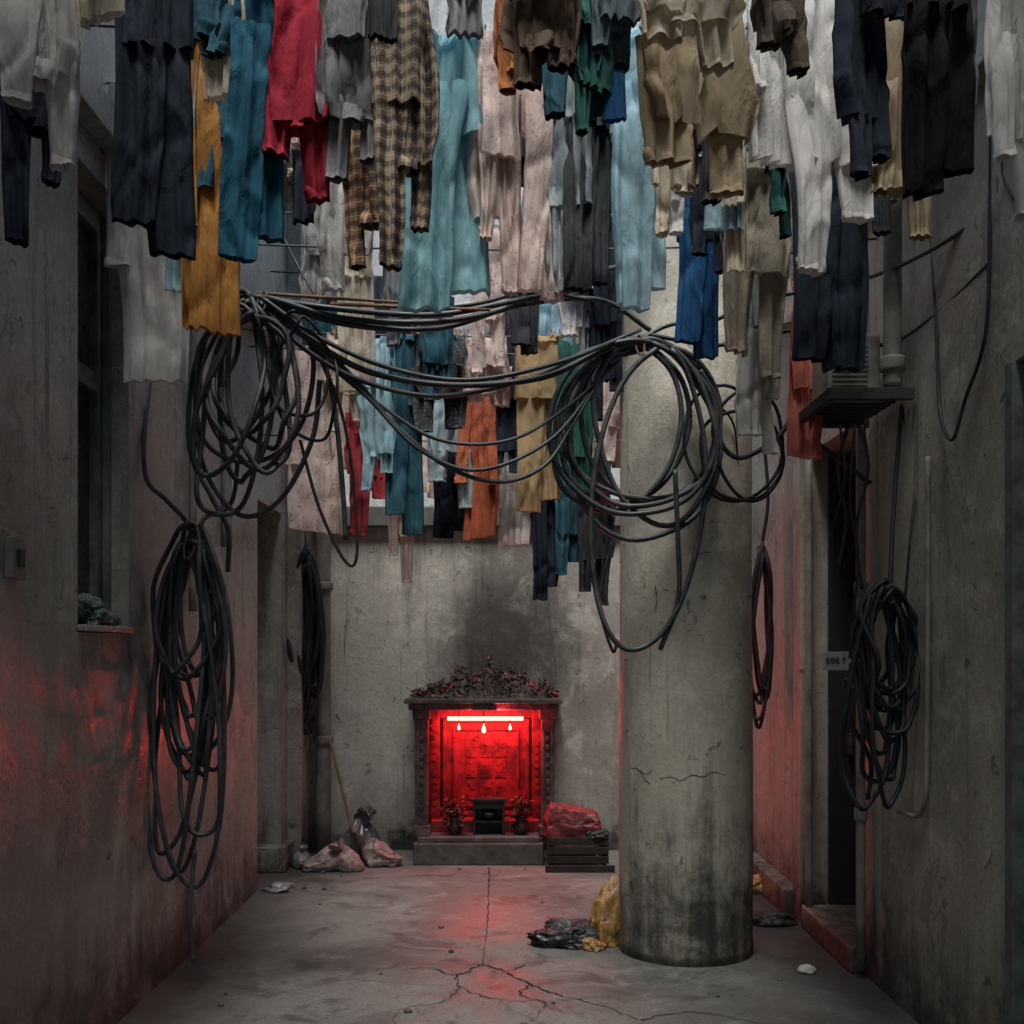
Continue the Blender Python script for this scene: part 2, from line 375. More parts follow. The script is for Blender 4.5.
sp(m.obj("lintel",M_stone))
m=MB(); m.box(SX-.45,SX+.45,8.72,8.78,.201,1.15); yb=8.72
m.box(SX-.44,SX-.36,yb-.16,yb,.291,1.14,.008); m.box(SX+.36,SX+.44,yb-.16,yb,.291,1.14,.008)
for a,bz,t,dp in((.34,.30,.03,.07),(.26,.36,.016,.03)):
    z0=bz;z1=1.06-(.34-a)*1.0
    m.box(SX-a,SX-a+t,yb-dp,yb,z0,z1,.005); m.box(SX+a-t,SX+a,yb-dp,yb,z0,z1,.005); m.box(SX-a+t,SX+a-t,yb-dp,yb,z1-t,z1,.005); m.box(SX-a+t,SX+a-t,yb-dp,yb,z0,z0+t,.005)
q=random.Random(4)
for s in(-1,1):
    for i in range(13):
        if q.random()<.85: m.box(SX+s*.40-.018,SX+s*.40+.018,yb-.172,yb-.16,.33+.058*i,.365+.058*i,.004)
# flat stacked panels with shallow worn relief
for zc,hh_ in((.84,.09),(.66,.07),(.49,.07)):
    for xx in(-.115,.0,.115):
        m.box(SX+xx-.048,SX+xx+.048,yb-.008,yb-.001,zc-hh_,zc+hh_,.003)
        for _ in range(7):
            u=q.uniform(-.03,.03); w_=q.uniform(-hh_*.7,hh_*.7); r=q.uniform(.006,.013)
            m.box(SX+xx+u-r,SX+xx+u+r,yb-.015,yb-.007,zc+w_-r*.7,zc+w_+r*.7,.002)
sp(m.obj("carved_back_panel",M_redpaint))
m=MB(); m.box(SX-.42,SX+.42,SY+.30,SY+.50,.201,.29,.006); sp(m.obj("altar_shelf",M_redpaint))
M_tube=emis("tube_glow",(1,.42,.30),7); M_bulb=emis("bulb_glow",(1,.32,.12),10)
LZ=1.075
m=MB(); m.sweep([(SX-.29,SY+.28,LZ),(SX,SY+.28,LZ),(SX+.29,SY+.28,LZ)],.013,10); sp(m.obj("tube_lamp",M_tube,True))
for i,(dx,dz,r) in enumerate(((-.01,-.085,.016),(-.20,-.07,.011),(.19,-.07,.011))):
    m=MB(); x=SX+dx; z=LZ+dz
    m.lathe([(.001,z-r*1.5),(r*.8,z-r),(r,z),(r*.7,z+r),(r*.25,z+r*2.2),(r*.2,z+r*3)],x,SY+.24,12)
    sp(m.obj("lamp_bulb",M_bulb,True))
    m=MB(); m.sweep([(x,SY+.24,z+r*3),(x,SY+.24,LZ+.075)],.003,5); sp(m.obj("lamp_cord",M_cable2))
def light(typ,loc,en,col,aim=None,**kw):
    L=bpy.data.lights.new("shrine_lamp_fill",typ); L.energy=en; L.color=col
    for k,v in kw.items(): setattr(L,k,v)
    o=bpy.data.objects.new("shrine_lamp_fill",L); link(o); o.location=loc
    if aim: o.rotation_euler=Vector(aim).to_track_quat('-Z','Y').to_euler()
    return keep(o,sh)
RED=(1,.05,.065)
light('AREA',(SX,SY+.22,LZ-.03),5.5,RED,aim=(0,-.7,-.7),shape='RECTANGLE',size=.6,size_y=.05)
light('AREA',(SX,SY+.30,LZ-.02),6,RED,aim=(0,.8,-.6),shape='RECTANGLE',size=.6,size_y=.04)
light('AREA',(SX+.1,SY+.07,LZ+.03),11,RED,aim=(1,-.55,.12),shape='RECTANGLE',size=.06,size_y=.06)  # added side light without a fixture, throws red onto the right wall
light('AREA',(SX-.1,SY+.07,LZ+.03),1.2,RED,aim=(-1,-.75,.12),shape='RECTANGLE',size=.06,size_y=.06)  # weaker added side light without a fixture, toward the left wall
def crumple(name,c,rx,ry,rz,mat,seed,sub=4,amp=.35,freq=2.2,flat=True,parent=None):
    bm=bmesh.new(); bmesh.ops.create_icosphere(bm,subdivisions=sub,radius=1)
    off=Vector((seed*3.3,seed*1.9,seed*.7))
    for v in bm.verts:
        n=v.co.normalized()
        w=n+Vector((noise.noise(n*1.5+off),noise.noise(n*1.5-off),noise.noise(n*1.5+off*2)))*.5
        rid=1-abs(noise.noise(w*freq*1.5+off))*2.6
        rid2=1-abs(noise.noise(w*freq*3.6-off))*2.6
        rid3=1-abs(noise.noise(w*freq*8-off))*2.6
        d=1+amp*.7*noise.noise(n*1.3+off)+amp*.16*rid+amp*.10*rid2+amp*.05*rid3
        q=n*d; z=q.z
        z=(z+.55)*rz*.8
        if flat and z<0: z=0.002; 
        spread=1+.12*max(0,-q.z)
        v.co=Vector((q.x*rx*spread,q.y*ry*spread,z))
    me=bpy.data.meshes.new(name); bm.to_mesh(me); bm.free(); me.materials.append(mat)
    for p in me.polygons: p.use_smooth=True
    o=bpy.data.objects.new(name,me); link(o); o.location=c
    if parent: keep(o,parent)
    return o
def pillow(name,c,sx,sy,sz,mat,seed,taper=.25,slope=-.25,rough_=1.0,rot=0.0,cuts=22,rnd_=.28):
    """crumpled soft packet: rounded box with ridged folds, resting on its base"""
    bm=bmesh.new(); bmesh.ops.create_cube(bm,size=1); bmesh.ops.subdivide_edges(bm,edges=bm.edges[:],cuts=cuts,use_grid_fill=True)
    off=Vector((seed*1.3,seed*.7,seed*2.1))
    for v in bm.verts:
        n=v.co.normalized()*.62; v.co=v.co.lerp(n,rnd_)
        nz=noise.noise(v.co*3+off)*.14; rg=(1-abs(noise.noise(v.co*4.5+off*2))*2.6)*.045+(1-abs(noise.noise(v.co*10-off))*2.6)*.022
        v.co+=v.co.normalized()*(nz+rg)*rough_
        sl=slope*v.co.x if v.co.z>0 else 0
        v.co=Vector((v.co.x*sx*(1-taper*max(0,v.co.z)),v.co.y*sy*(1-taper*max(0,v.co.z)),max(.002,(v.co.z+.5)*sz*(1+sl*2))))
    me=bpy.data.meshes.new(name); bm.to_mesh(me); bm.free(); me.materials.append(mat)
    for p in me.polygons: p.use_smooth=True
    o=link(bpy.data.objects.new(name,me)); o.location=c; o.rotation_euler=(0,0,rot); return o
def lerp(a,b,t): return a+(b-a)*t
def sstep(a,b,t):
    t=max(0,min(1,(t-a)/(b-a))); return t*t*(3-2*t)
def sack(name,c,rx,ry,h,mat,seed,lean=(0,0),neck=.22):
    """limp bag: soft belly sagging on the floor, gathered neck with a flared crumpled mouth"""
    N_=56; prof=[(.0,.0),(.75,.0),(.97,.04),(1.06,.14),(1.03,.30),(.92,.45),(.72,.58),(.50,.68),(neck+.06,.76),(neck,.80),(neck+.10,.87),(neck+.22,.95),(neck+.26,1.0)]
    pp=[Vector((a,b,0)) for a,b in prof]; pc=catmull(pp,4); v=[];f=[]; off=Vector((seed*2.7,seed*1.1,seed))
    for j,q in enumerate(pc):
        t=q.y
        for i in range(N_):
            a=2*math.pi*i/N_; dv=Vector((math.cos(a),math.sin(a),0))
            pl=math.sin(a*7+seed+3*noise.noise(dv*1.2+off))*.5+math.sin(a*13+seed*2)*.3
            r=q.x*(1+.30*noise.noise(dv*.9+off+Vector((0,0,t)))+ (.035+.16*sstep(.35,.8,t))*pl+.07*(1-abs(noise.noise(dv*3+off+Vector((0,0,t*4))))*3))
            zz=t*h*(1+.30*noise.noise(dv*.8-off)*sstep(.2,.6,t))+h*.05*(1-abs(noise.noise(dv*4-off+Vector((0,0,t*5))))*3)*sstep(.05,.25,t)
            v.append((rx*r*dv.x+lean[0]*t*t*h,ry*r*dv.y+lean[1]*t*t*h,max(.001,zz)))
    for j in range(len(pc)-1):
        for i in range(N_): f.append((j*N_+i,j*N_+(i+1)%N_,(j+1)*N_+(i+1)%N_,(j+1)*N_+i))
    return mk(name,v,f,mat,True,loc=c)
rnd=random.Random(5); m=MB()
def leaf(m,x,y,z,s,rnd):
    e=Matrix.Rotation(rnd.uniform(0,6.28),3,'Z')@Matrix.Rotation(rnd.uniform(-1.2,1.2),3,'X')@Matrix.Rotation(rnd.uniform(-1,1),3,'Y')
    k=rnd.uniform(.25,.6)
    pts=[(-s,0,0),(-.3*s,k*s,.25*s),(s,0,0),(-.3*s,-k*s,.25*s),(.3*s,k*.9*s,.1*s),(.3*s,-k*.9*s,.1*s)]
    m.add([e@Vector(q)+Vector((x,y,z)) for q in pts],[(0,3,5,2,4,1)])
def hp(rnd):
    x=SX+rnd.uniform(-.55,.55)
    hm=.21*math.exp(-((x-SX-.03)/.44)**4)+.16*noise.noise(Vector((x*9,3,1)))
    return x,max(.05,hm)
m2=MB()
for i in range(1700):
    x,hm=hp(rnd); leaf(m2 if rnd.random()<.2 else m,x,rnd.uniform(SY+.03,8.72),1.238+rnd.random()**.7*hm,rnd.uniform(.006,.028),rnd)
for i in range(60):
    x,h=hp(rnd); y=rnd.uniform(SY+.1,8.6)
    m.sweep([(x,y,1.236),(x+rnd.uniform(-.03,.03),y,1.236+h*.7),(x+rnd.uniform(-.09,.09),y,1.236+h*1.1+rnd.random()*.04)],.003,4)
M_heap=simple("dried_offerings",(.045,.033,.028),.8,0,.6,25,.5,dust=(.12,.09,.07))
M_heapred=simple("petals_red_glow_tint",(.30,.035,.04),.7,0,.5,25,.3)  # petal red also stands in for lamp glow caught by the heap
hh=meta(m.obj("dried_flower_heap",M_heap),"dark heap of dried flowers and offerings on shrine roof","offerings",kind="stuff")
m2.obj("red_lit_petals",M_heapred,parent=hh)
bx,by,bz=SX+.03,SY+.16,.201
m=MB(); m.box(bx-.12,bx-.10,by,by+.12,bz,bz+.25,.003); m.box(bx+.10,bx+.12,by,by+.12,bz,bz+.25,.003); m.box(bx-.14,bx+.14,by-.01,by+.13,bz+.25,bz+.275,.004); m.box(bx-.10,bx+.10,by+.10,by+.12,bz,bz+.25,.002); m.box(bx-.10,bx+.10,by+.005,by+.10,bz+.09,bz+.105,.002); m.box(bx-.10,bx+.10,by+.0,by+.02,bz+.20,bz+.25,.002)
meta(m.obj("altar_table",M_altar),"small black altar cabinet standing in the shrine","altar table")
m=MB(); zb=bz+.107; m.lathe([(.02,zb),(.025,zb+.008),(.05,zb+.03),(.055,zb+.055),(.045,zb+.06)],bx,by+.055,18)
ib=meta(m.obj("incense_burner",M_brass,True),"small brass incense bowl inside altar cabinet","incense burner")
M_flow=simple("red_flowers",(.42,.05,.05),.7,0,.5,30,.3); M_leaf=simple("dark_leaves",(.10,.04,.03),.6,0,.5,20,.3)
for s in(-1,1):
    vx=SX+.02+s*.25; vy=SY+.2; m=MB()
    m.lathe([(.04,.202),(.05,.215),(.055,.25),(.05,.28),(.035,.31),(.045,.33),(.04,.33)],vx,vy,18)
    va=meta(m.obj("flower_vase",M_brass,True),"small dark vase with red flowers inside shrine","vase",group="flower vases in the shrine")
    lf=MB(); m=MB()
    for i in range(30):
        a=rnd.uniform(0,6.28); r=rnd.uniform(.0,.12); x=vx+r*math.cos(a); y=vy+r*math.sin(a)*.6; z=.44+rnd.uniform(-.08,.06)-r*.4; q=rnd.uniform(.009,.018)
        if i%2==0:
            for k in range(6):
                b=k*1.047; v=[(x,y,z),(x+q*math.cos(b-.4),y+q*math.sin(b-.4),z+q*.5),(x+1.5*q*math.cos(b),y+1.5*q*math.sin(b),z+q*.3),(x+q*math.cos(b+.4),y+q*math.sin(b+.4),z+q*.5)]
                m.add(v,[(0,1,2,3)])
            m.lathe([(.002,z-q*.6),(q*.8,z),(.003,z+q*.9)],x,y,7,False)
            m.sweep([(vx,vy,.32),(x,y,z)],.002,4)
        lf.sweep([(vx,vy,.32),(x,y,z)],.002,4)
        for _ in range(6): leaf(lf,x*.8+vx*.2+rnd.uniform(-.03,.03),y+rnd.uniform(-.03,.03),z-rnd.uniform(-.02,.08),.022,rnd)
    m.obj("flowers",M_flow,parent=va); lf.obj("stems",M_leaf,parent=va)

# ---------------------------------------------------------------- things round the shrine
cx0,cx1,cy0,cy1=.26,.70,7.95,8.35
m=MB()
for z in(.055,.12,.185): 
    t=rnd.uniform(-.008,.008)
    m.box(cx0,cx1,cy0+t,cy0+.015+t,z,z+.055,.004); m.box(cx0,cx1,cy1-.015,cy1,z,z+.055,.002); m.box(cx0,cx0+.015,cy0+.026,cy1-.016,z,z+.055,.002); m.box(cx1-.015,cx1,cy0+.026,cy1-.016,z,z+.055,.002)
for x in(cx0+.016,cx1-.05):
    for y in(cy0+.026,cy1-.05): m.box(x,x+.034,y,y+.034,0,.23,.002)
m.box(cx0+.06,cx1-.06,cy0+.03,cy1-.02,.05,.054,.001)
m.box(cx0-.02,cx1+.04,cy0-.05,cy0-.02,.0,.05,.004)
meta(m.obj("wooden_crate",M_darkwood),"old dark slatted wooden crate beside the shrine","crate")
M_redbag=simple("red_plastic_bag",(.22,.04,.045),.45,0,.45,10,.3,dust=(.09,.03,.03)); M_pinkbag=simple("pink_rag",(.32,.25,.225),.5,0,.3,14,.2,dust=(.17,.14,.125))
M_greybag=simple("grey_plastic_bag",(.15,.15,.15),.28,0,.4,8,.2); M_blackbag=simple("dark_rag",(.03,.034,.036),.4,0,.5,16,.4,dust=(.13,.13,.125)); M_sack=simple("ochre_sack",(.46,.25,.08),.5,0,.35,22,.3,dust=(.66,.57,.44))
o=meta(pillow("plastic_bag",(.45,8.14,.225),.38,.34,.21,M_redbag,5,taper=.22,slope=-.15,cuts=26,rough_=.55,rnd_=.18),"dark red plastic covered bundle on a crate","bag")
m=MB(); m.sweep(catmull([(.27,7.99,.34),(.36,7.955,.38),(.46,7.95,.36),(.56,7.955,.38),(.63,7.99,.33)],6),.006,6); keep(m.obj("cord",M_rust,True),o)
meta(pillow("folded_rag",(.62,8.03,.232),.15,.16,.06,M_blackbag,9,slope=0),"folded dark rag lying on the crate","cloth")
meta(sack("garbage_bag",(-1.20,8.46,0),.16,.14,.34,M_greybag,8,lean=(.2,0)),"grey plastic garbage bag on the floor","bag")
meta(pillow("plastic_bag",(-1.36,8.02,0),.26,.20,.14,M_pinkbag,12,taper=.6,slope=.3,rough_=1.5,rnd_=.7),"limp pale pink plastic bag on floor","bag")
meta(sack("plastic_bag",(-1.17,7.98,0),.09,.08,.20,M_pinkbag,14,lean=(-.5,-.3),neck=.3),"tied limp pale pink bag on floor","bag")
meta(pillow("plastic_bag",(-.96,8.18,0),.22,.17,.15,M_pinkbag,17,taper=.6,slope=-.3,rough_=1.5,rnd_=.7),"small limp pale pink bag on floor","bag")
meta(sack("rag",(-1.54,8.1,0),.07,.08,.15,M_greybag,21),"crumpled grey bag against the corner","bag")
meta(crumple("rag",(-1.55,7.3,0),.09,.06,.04,M_greybag,25,4,.8,2),"small crumpled paper scrap on floor","litter")
meta(crumple("dark_cloth",(.30,6.0,0),.17,.11,.085,M_blackbag,31,5,1.0,1.8),"flat crumpled dark plastic sack on the floor","cloth")
meta(pillow("paper_sack",(.525,5.98,0),.15,.13,.30,M_sack,37,taper=.25,slope=.2,rough_=1.1,rot=.4,rnd_=.2),"crumpled upright ochre snack bag beside column","sack")
meta(pillow("paper_sack",(.44,5.88,0),.10,.09,.05,M_sack,39,taper=.4,slope=-.3,rough_=1.4,rot=.9),"small crumpled cream wrapper on floor","litter")
meta(pillow("rag",(1.58,7.3,0),.22,.16,.08,M_sack,41,taper=.5,slope=.3,rough_=1.5),"crumpled brown bag on the floor","litter")
meta(crumple("rag",(1.50,6.45,0),.13,.08,.05,M_blackbag,43,4,.9,2),"dark crumpled rag on the floor","litter")
meta(crumple("cloth_scrap",(-1.75,4.56,1.70),.07,.18,.09,simple("patterned_rag",(.06,.10,.10),.8,0,.7,40,.4,dust=(.35,.35,.33)),51,5,.8,2.0),"crumpled grey cloth lying on the window sill","cloth")
a=P(320,700,8.72); b_=Vector((-1.20,8.3,.22))
m=MB(); m.sweep([a,(a+b_)/2,b_],.012,8); br=meta(m.obj("broom",M_wood),"old broom leaning against the wall","broom")
m=MB()
for i in range(60):
    s=Vector((rnd.uniform(-.02,.02),rnd.uniform(-.02,.02),0)); m.sweep([b_+s,b_+s*2+Vector((.03,-.03,-.1)),Vector((b_.x+.05+s.x*5,b_.y-.05+s.y*4,.006))],.003,4)
m.obj("bristles",M_darkwood,parent=br)
for i in range(44):
    x=rnd.uniform(-1.6,1.6); y=rnd.uniform(4.2,8.6)
    if .5<x<1.35 and 5.4<y<6.4: continue
    if abs(x)<1.1 and rnd.random()<.6: x=math.copysign(rnd.uniform(1.2,1.6),x)
    s=rnd.uniform(.005,.018)
    meta(crumple("rubble_pebble",(x,y,0),s,s*.8,s*.8,M_right,60+i,2,.5,1.5),"small chip of concrete rubble on floor","pebble","chips of rubble on the floor")
meta(crumple("stone",(1.46,5.45,0),.04,.03,.03,M_plate,99,3,.6,1.8),"small pale stone on the floor","stone")
m=MB(); m.box(WL,WL+.03,3.66,3.76,1.84,1.98,.005); sw=meta(m.obj("junction_box",M_pipe),"small grey electrical box on the wall","electrical box"); 
m=MB(); m.box(WL+.03,WL+.04,3.69,3.73,1.88,1.94,.002); m.obj("switch",M_frame,parent=sw)
sz=P(0,402,5.0).z
m=MB(); m.box(1.36,1.73,4.72,4.75,sz-.05,sz,.003); m.box(1.36,1.73,5.32,5.35,sz-.05,sz,.003); m.box(1.36,1.39,4.75,5.32,sz-.05,sz,.003)
for i in range(9): m.box(1.40,1.73,4.77+.062*i,4.80+.062*i,sz-.012,sz-.001,.002)
m.sweep([(1.38,5.33,sz-.05),(1.735,5.33,sz-.32)],.012,6)
meta(m.obj("wall_shelf",M_shelf),"dark steel bracket shelf fixed to the wall","shelf")
m=MB(); m.box(1.42,1.66,4.95,5.30,sz+.001,sz+.30,.015); ac=meta(m.obj("air_conditioner",M_white),"old cream air conditioner unit on steel shelf","air conditioner")
m=MB()
for i in range(10): m.box(1.44,1.60,4.944,4.951,sz+.04+.022*i,sz+.047+.022*i,.001)
m.obj("grille",M_pipe,parent=ac)
pipe([(1.66,4.80,sz+.01),(1.66,4.80,sz+.2),(1.66,4.80,sz+.45),(1.66,4.80,3.6)],.04,M_pipe,"short pale riser pipe standing on wall shelf","pipe",collars=[(1.66,4.80,sz+.12)])
mp=P(836,661,5.3)
m=MB(); m.box(mp.x-.062,mp.x+.062,mp.y,mp.y+.02,mp.z-.045,mp.z+.045,.004); m.box(mp.x+.02,1.75,mp.y+.021,mp.y+.035,mp.z-.01,mp.z+.01,.002)
pl=meta(m.obj("number_plate",M_plate),"small white plate with black number on a bracket","sign")
cu=bpy.data.curves.new("t",'FONT'); cu.body="888 F"; cu.size=.045; cu.extrude=.001; cu.align_x='CENTER'; cu.align_y='CENTER'
to=bpy.data.objects.new("t",cu); link(to); bpy.context.view_layer.update()
me=bpy.data.meshes.new_from_object(to); bpy.data.objects.remove(to); me.materials.append(M_ink)
to=bpy.data.objects.new("plate_number",me); link(to); to.location=(mp.x,mp.y-.003,mp.z); to.rotation_euler=(math.pi/2,0,0); to.parent=pl

# ---------------------------------------------------------------- cables
def ring(c,w,h,tilt=0,yaw=0,n=40,a0=math.pi/2,turn=1.0,rs=0,jit=.02,about_top=False):
    rr=random.Random(rs); out=[]; pz=rr.uniform(0,9)
    Rm=Matrix.Rotation(yaw,3,'Z')@Matrix.Rotation(tilt,3,'Y')
    piv=Vector((0,0,h)) if about_top else Vector((0,0,0))
    for i in range(n):
        a=a0+2*math.pi*turn*i/n
        e=1+jit*2.5*noise.noise(Vector((math.cos(a)*1.3+pz,math.sin(a)*1.3,rs*.7)))
        tear=1-.28*max(0,math.sin(a))**2 if about_top else 1
        out.append(Vector(c)+piv+Rm@(Vector((w*math.cos(a)*e*tear,jit*2*noise.noise(Vector((math.cos(a)+pz,math.sin(a),3))),h*math.sin(a)*e))-piv))
    return out
def coil(rings,r,mat,label,name="cable_coil",tails=(),tie=None,n=8,head=()):
    pts=list(head)
    for q in rings: pts+=q
    m=MB(); sm=[p.copy() for p in pts]
    for it in range(3):
        sm=[sm[0]]+[(sm[i-1]+sm[i]*2+sm[i+1])/4 for i in range(1,len(sm)-1)]+[sm[-1]]
    m.sweep(sm,r,n)
    o=meta(m.obj(name,mat,True),label,"cable")
    for t in tails:
        k=MB(); k.sweep(catmull(t,10),r*.95,n); k.obj("cable_tail",mat,True,o)
    if tie is not None:
        k=MB(); c,rad=tie
        k.sweep([Vector(c)+Vector((rad*.35*math.cos(a),rad*.8*math.sin(a)*.9,rad*math.sin(a))) for a in [i*2*math.pi/14 for i in range(16)]],.005,6); k.obj("wire_tie",M_rust,True,o)
    return o
def bundle(cpx,cpy,d,n,wpx,hpx,r,seed,yaw,spread=.25,down=0,dj=.06,drop=0,tl=.10,jit=.06):
    q=random.Random(seed); out=[]
    for i in range(n):
        f=1-spread*q.random(); g=1-spread*q.random()
        w=wpx/2/FPX*d*f; h=hpx/2/FPX*d*g
        top=P(cpx,cpy-hpx/2,d)
        c=top+Vector((q.uniform(-.1,.1)*w,q.uniform(-dj,dj),-h-q.random()*drop))
        out.append(ring(c,w,h,q.uniform(-tl,tl),yaw+q.uniform(-.25,.25),44,rs=seed*50+i,jit=jit,about_top=True))
    return out
coil(bundle(193,650,5.05,10,84,260,.013,3,-.35,.5,drop=.12)+bundle(190,720,5.1,9,86,365,.013,4,-.35,.45,drop=.05),.0115,M_cable,"long bundle of dark rubber cable hanging on the wall",
  tails=[[P(158,300,5.3),P(150,380,5.15),P(144,440,5.02),P(147,480,5.0),P(166,500,5.0),P(188,525,5.05),P(196,560,5.05)],[P(195,540,5.05),P(205,518,5.1),P(225,510,5.2),P(234,495,5.2),P(238,460,5.15)],[P(195,850,5.05),P(190,910,5.05),P(193,962,5.05)]],tie=(P(190,545,5.0),.07))
R1=[]; q=random.Random(21)
for i,(w,h,t,ox) in enumerate([(75,120,.18,0),(95,155,-.08,-14),(62,190,.04,-8),(85,135,-.25,-5),(55,165,.30,5),(90,145,.22,-6),(66,205,.14,-6),(60,175,-.12,-16)]):
    d=5.0+q.uniform(-.10,.12); ww=w/2/FPX*d; hh_=h/2/FPX*d; top=P(258+ox+q.uniform(-8,10),303+q.uniform(-6,16),d)
    R1.append(ring(top-Vector((0,0,hh_)),ww,hh_,t,q.uniform(-.6,.4),48,rs=200+i,jit=.09,about_top=True))
coil(R1,.0125,M_cable,"loose bunch of thick grey cable hung from wire",tails=[[P(235,318,5),P(208,335,5.05),P(192,380,5.15),P(190,450,5.2),P(212,498,5.2),P(228,530,5.15),P(228,572,5.15)],[P(245,300,5),P(212,320,5.05),P(196,400,5.1),P(205,470,5.1),P(240,515,5.1),P(280,500,5.08),P(312,440,5.05),P(320,380,5)],[P(262,300,5),P(300,325,5),P(326,370,5),P(336,420,5),P(342,480,5),P(346,540,5.0)],[P(250,300,5),P(200,345,5.05),P(200,430,5.1),P(232,460,5.1),P(275,455,5.08),P(305,415,5.05),P(312,350,5),P(280,305,5)]],tie=(P(262,302,4.98),.06))
R1=[]
for i,(cx,cy,w,h) in enumerate([(296,365,60,110),(306,385,65,120)]):
    d=4.93; R1.append(ring(P(cx,cy,d),w/2/FPX*d,h/2/FPX*d,q.uniform(-.3,.3),q.uniform(-.4,.4),48,rs=240+i,jit=.08))
coil(R1,.008,M_cable2,"thin black cable loop hung over thicker cables",tails=[[P(300,440,4.95),P(320,510,4.97),P(346,562,5.0),P(357,552,5.0),P(352,470,5.0),P(338,400,5.0),P(310,340,5.0)]])
R1=[]; q=random.Random(33)
for i,(cx,cy,w,h,t) in enumerate([(640,425,150,170,.1),(632,430,168,178,.15),(650,420,140,165,-.1),(625,425,130,160,.3),(645,440,155,205,.0),(618,432,125,165,.35),(655,430,120,190,-.15),(640,422,165,160,.05)]):
    d=5.38+q.uniform(-.05,.05); R1.append(ring(P(cx,cy,d),w/2/FPX*d,h/2/FPX*d,t+q.uniform(-.06,.06),q.uniform(-.15,.15),52,rs=300+i,jit=.04))
R1.append(ring(P(648,500,5.36),58/FPX*5.36,152/FPX*5.36,.10,.05,52,rs=330,jit=.02))
coil(R1,.0135,M_cable,"big loose coil of thick cable hung on the column",tails=[[P(700,370,5.4),P(716,400,5.42),P(720,440,5.45),P(740,458,5.5),P(775,440,5.5),P(790,420,5.5)],[P(675,470,5.34),P(678,540,5.34),P(678,600,5.36),P(660,650,5.38)]],tie=(P(640,345,5.34),.06),n=10)
R1=[]
for i,(cx,cy,w,h,t) in enumerate([(742,455,90,95,.2),(735,440,110,120,.1),(748,448,70,110,-.2)]):
    d=5.45; R1.append(ring(P(cx,cy,d),w/2/FPX*d,h/2/FPX*d,t,.2,44,rs=350+i,jit=.05))
coil(R1,.009,M_cable2,"thin black cable coil beside the column")
def strand(pts,r,label="sagging thick cable strung across the alley",mat=None,name="overhead_cable"):
    m=MB(); m.sweep(catmull([P(*p) for p in pts],12),r*.92,8)
    return meta(m.obj(name,mat or M_cable,True),label,"cable",group="cables strung across the alley")
strand([(180,318,5.6),(215,300,5.3),(262,297,5.0),(340,318,5.0),(430,322,5.05),(500,310,5.15),(560,282,5.3),(640,262,5.55)],.016)
strand([(185,330,5.6),(225,310,5.2),(265,303,5.0),(350,325,5.02),(440,328,5.1),(520,305,5.2),(600,300,5.4),(650,330,5.5)],.014)
strand([(250,296,5.0),(330,308,4.98),(430,315,5.0),(510,302,5.1),(580,288,5.3)],.015)
strand([(262,305,5.0),(310,340,4.98),(370,372,5.0),(450,385,5.05),(540,378,5.15),(600,352,5.3),(645,338,5.42)],.016)
strand([(258,300,5.0),(300,345,4.96),(360,380,4.98),(440,396,5.03),(530,378,5.15),(590,350,5.3),(650,335,5.42)],.013)
strand([(262,298,4.97),(320,338,4.96),(390,368,4.98),(470,380,5.03),(560,362,5.15),(640,330,5.42)],.012)
strand([(270,310,5.0),(320,345,5.0),(360,385,5.0),(400,430,5.0),(450,468,5.03),(500,482,5.1),(545,465,5.2),(575,420,5.3),(610,365,5.4)],.0115)
strand([(275,305,5.05),(330,365,5.0),(380,405,5.0),(440,440,5.03),(510,440,5.1),(570,405,5.3),(620,360,5.42)],.0095)
strand([(268,303,4.98),(325,355,4.98),(370,400,4.99),(420,450,5.0),(480,470,5.05),(550,440,5.2),(600,380,5.4)],.010)
strand([(640,340,5.4),(670,325,5.4),(710,322,5.3),(760,300,5.2),(860,280,5.0),(940,245,4.4),(1045,170,3.8)],.011)
strand([(650,335,5.4),(720,345,5.4),(800,330,5.3),(880,345,5.1),(930,320,4.6),(992,262,4.0)],.012,mat=M_cable2)
strand([(270,300,5.02),(380,312,5.05),(470,305,5.1),(530,292,5.2),(590,300,5.3)],.010,mat=M_cable2)
for a,b_ in(((255,293,5.05),(440,305,5.3)),((330,304,5.1),(490,310,5.0))):
    m=MB(); A=P(*a);B=P(*b_); m.sweep([A,A.lerp(B,.33),A.lerp(B,.66),B],[.008,.009,.007,.007],8); meta(m.obj("bamboo_stick",M_wood,True),"thin bamboo stick resting on overhead cables","stick",group="sticks on the cables")
coil(bundle(886,660,4.72,9,72,160,.013,7,.45,.35,drop=.04)+bundle(880,700,4.7,5,58,240,.013,8,.45,.3,drop=.05),.0108,M_cable2,"dark rubber cable coil hung on the wall",tails=[[P(890,590,4.72),P(893,520,4.8),P(898,450,4.85),P(902,405,4.9)],[P(862,700,4.75),P(845,680,4.85),P(850,720,4.8),P(870,760,4.75),P(868,800,4.75)]],tie=(P(888,590,4.7),.06))
coil(bundle(306,640,8.35,14,34,185,.01,9,.2,.7,drop=.25,tl=.08,dj=.03),.020,M_cable2,"dense black cable bundle hanging from the drain pipe",tails=[[P(305,550,8.4),P(303,520,8.4),P(306,490,8.45)],[P(304,560,8.35),P(307,620,8.33),P(303,680,8.35),P(306,735,8.35)],[P(300,560,8.33),P(303,620,8.35),P(309,680,8.33),P(304,720,8.35)]])
coil(bundle(762,630,7.0,6,24,185,.01,10,.2,.4,drop=.1,tl=.05),.012,M_cable2,"black cable loop hanging by the wall",tails=[[P(762,545,7.0),P(768,500,7.0),P(764,440,7.0)]])
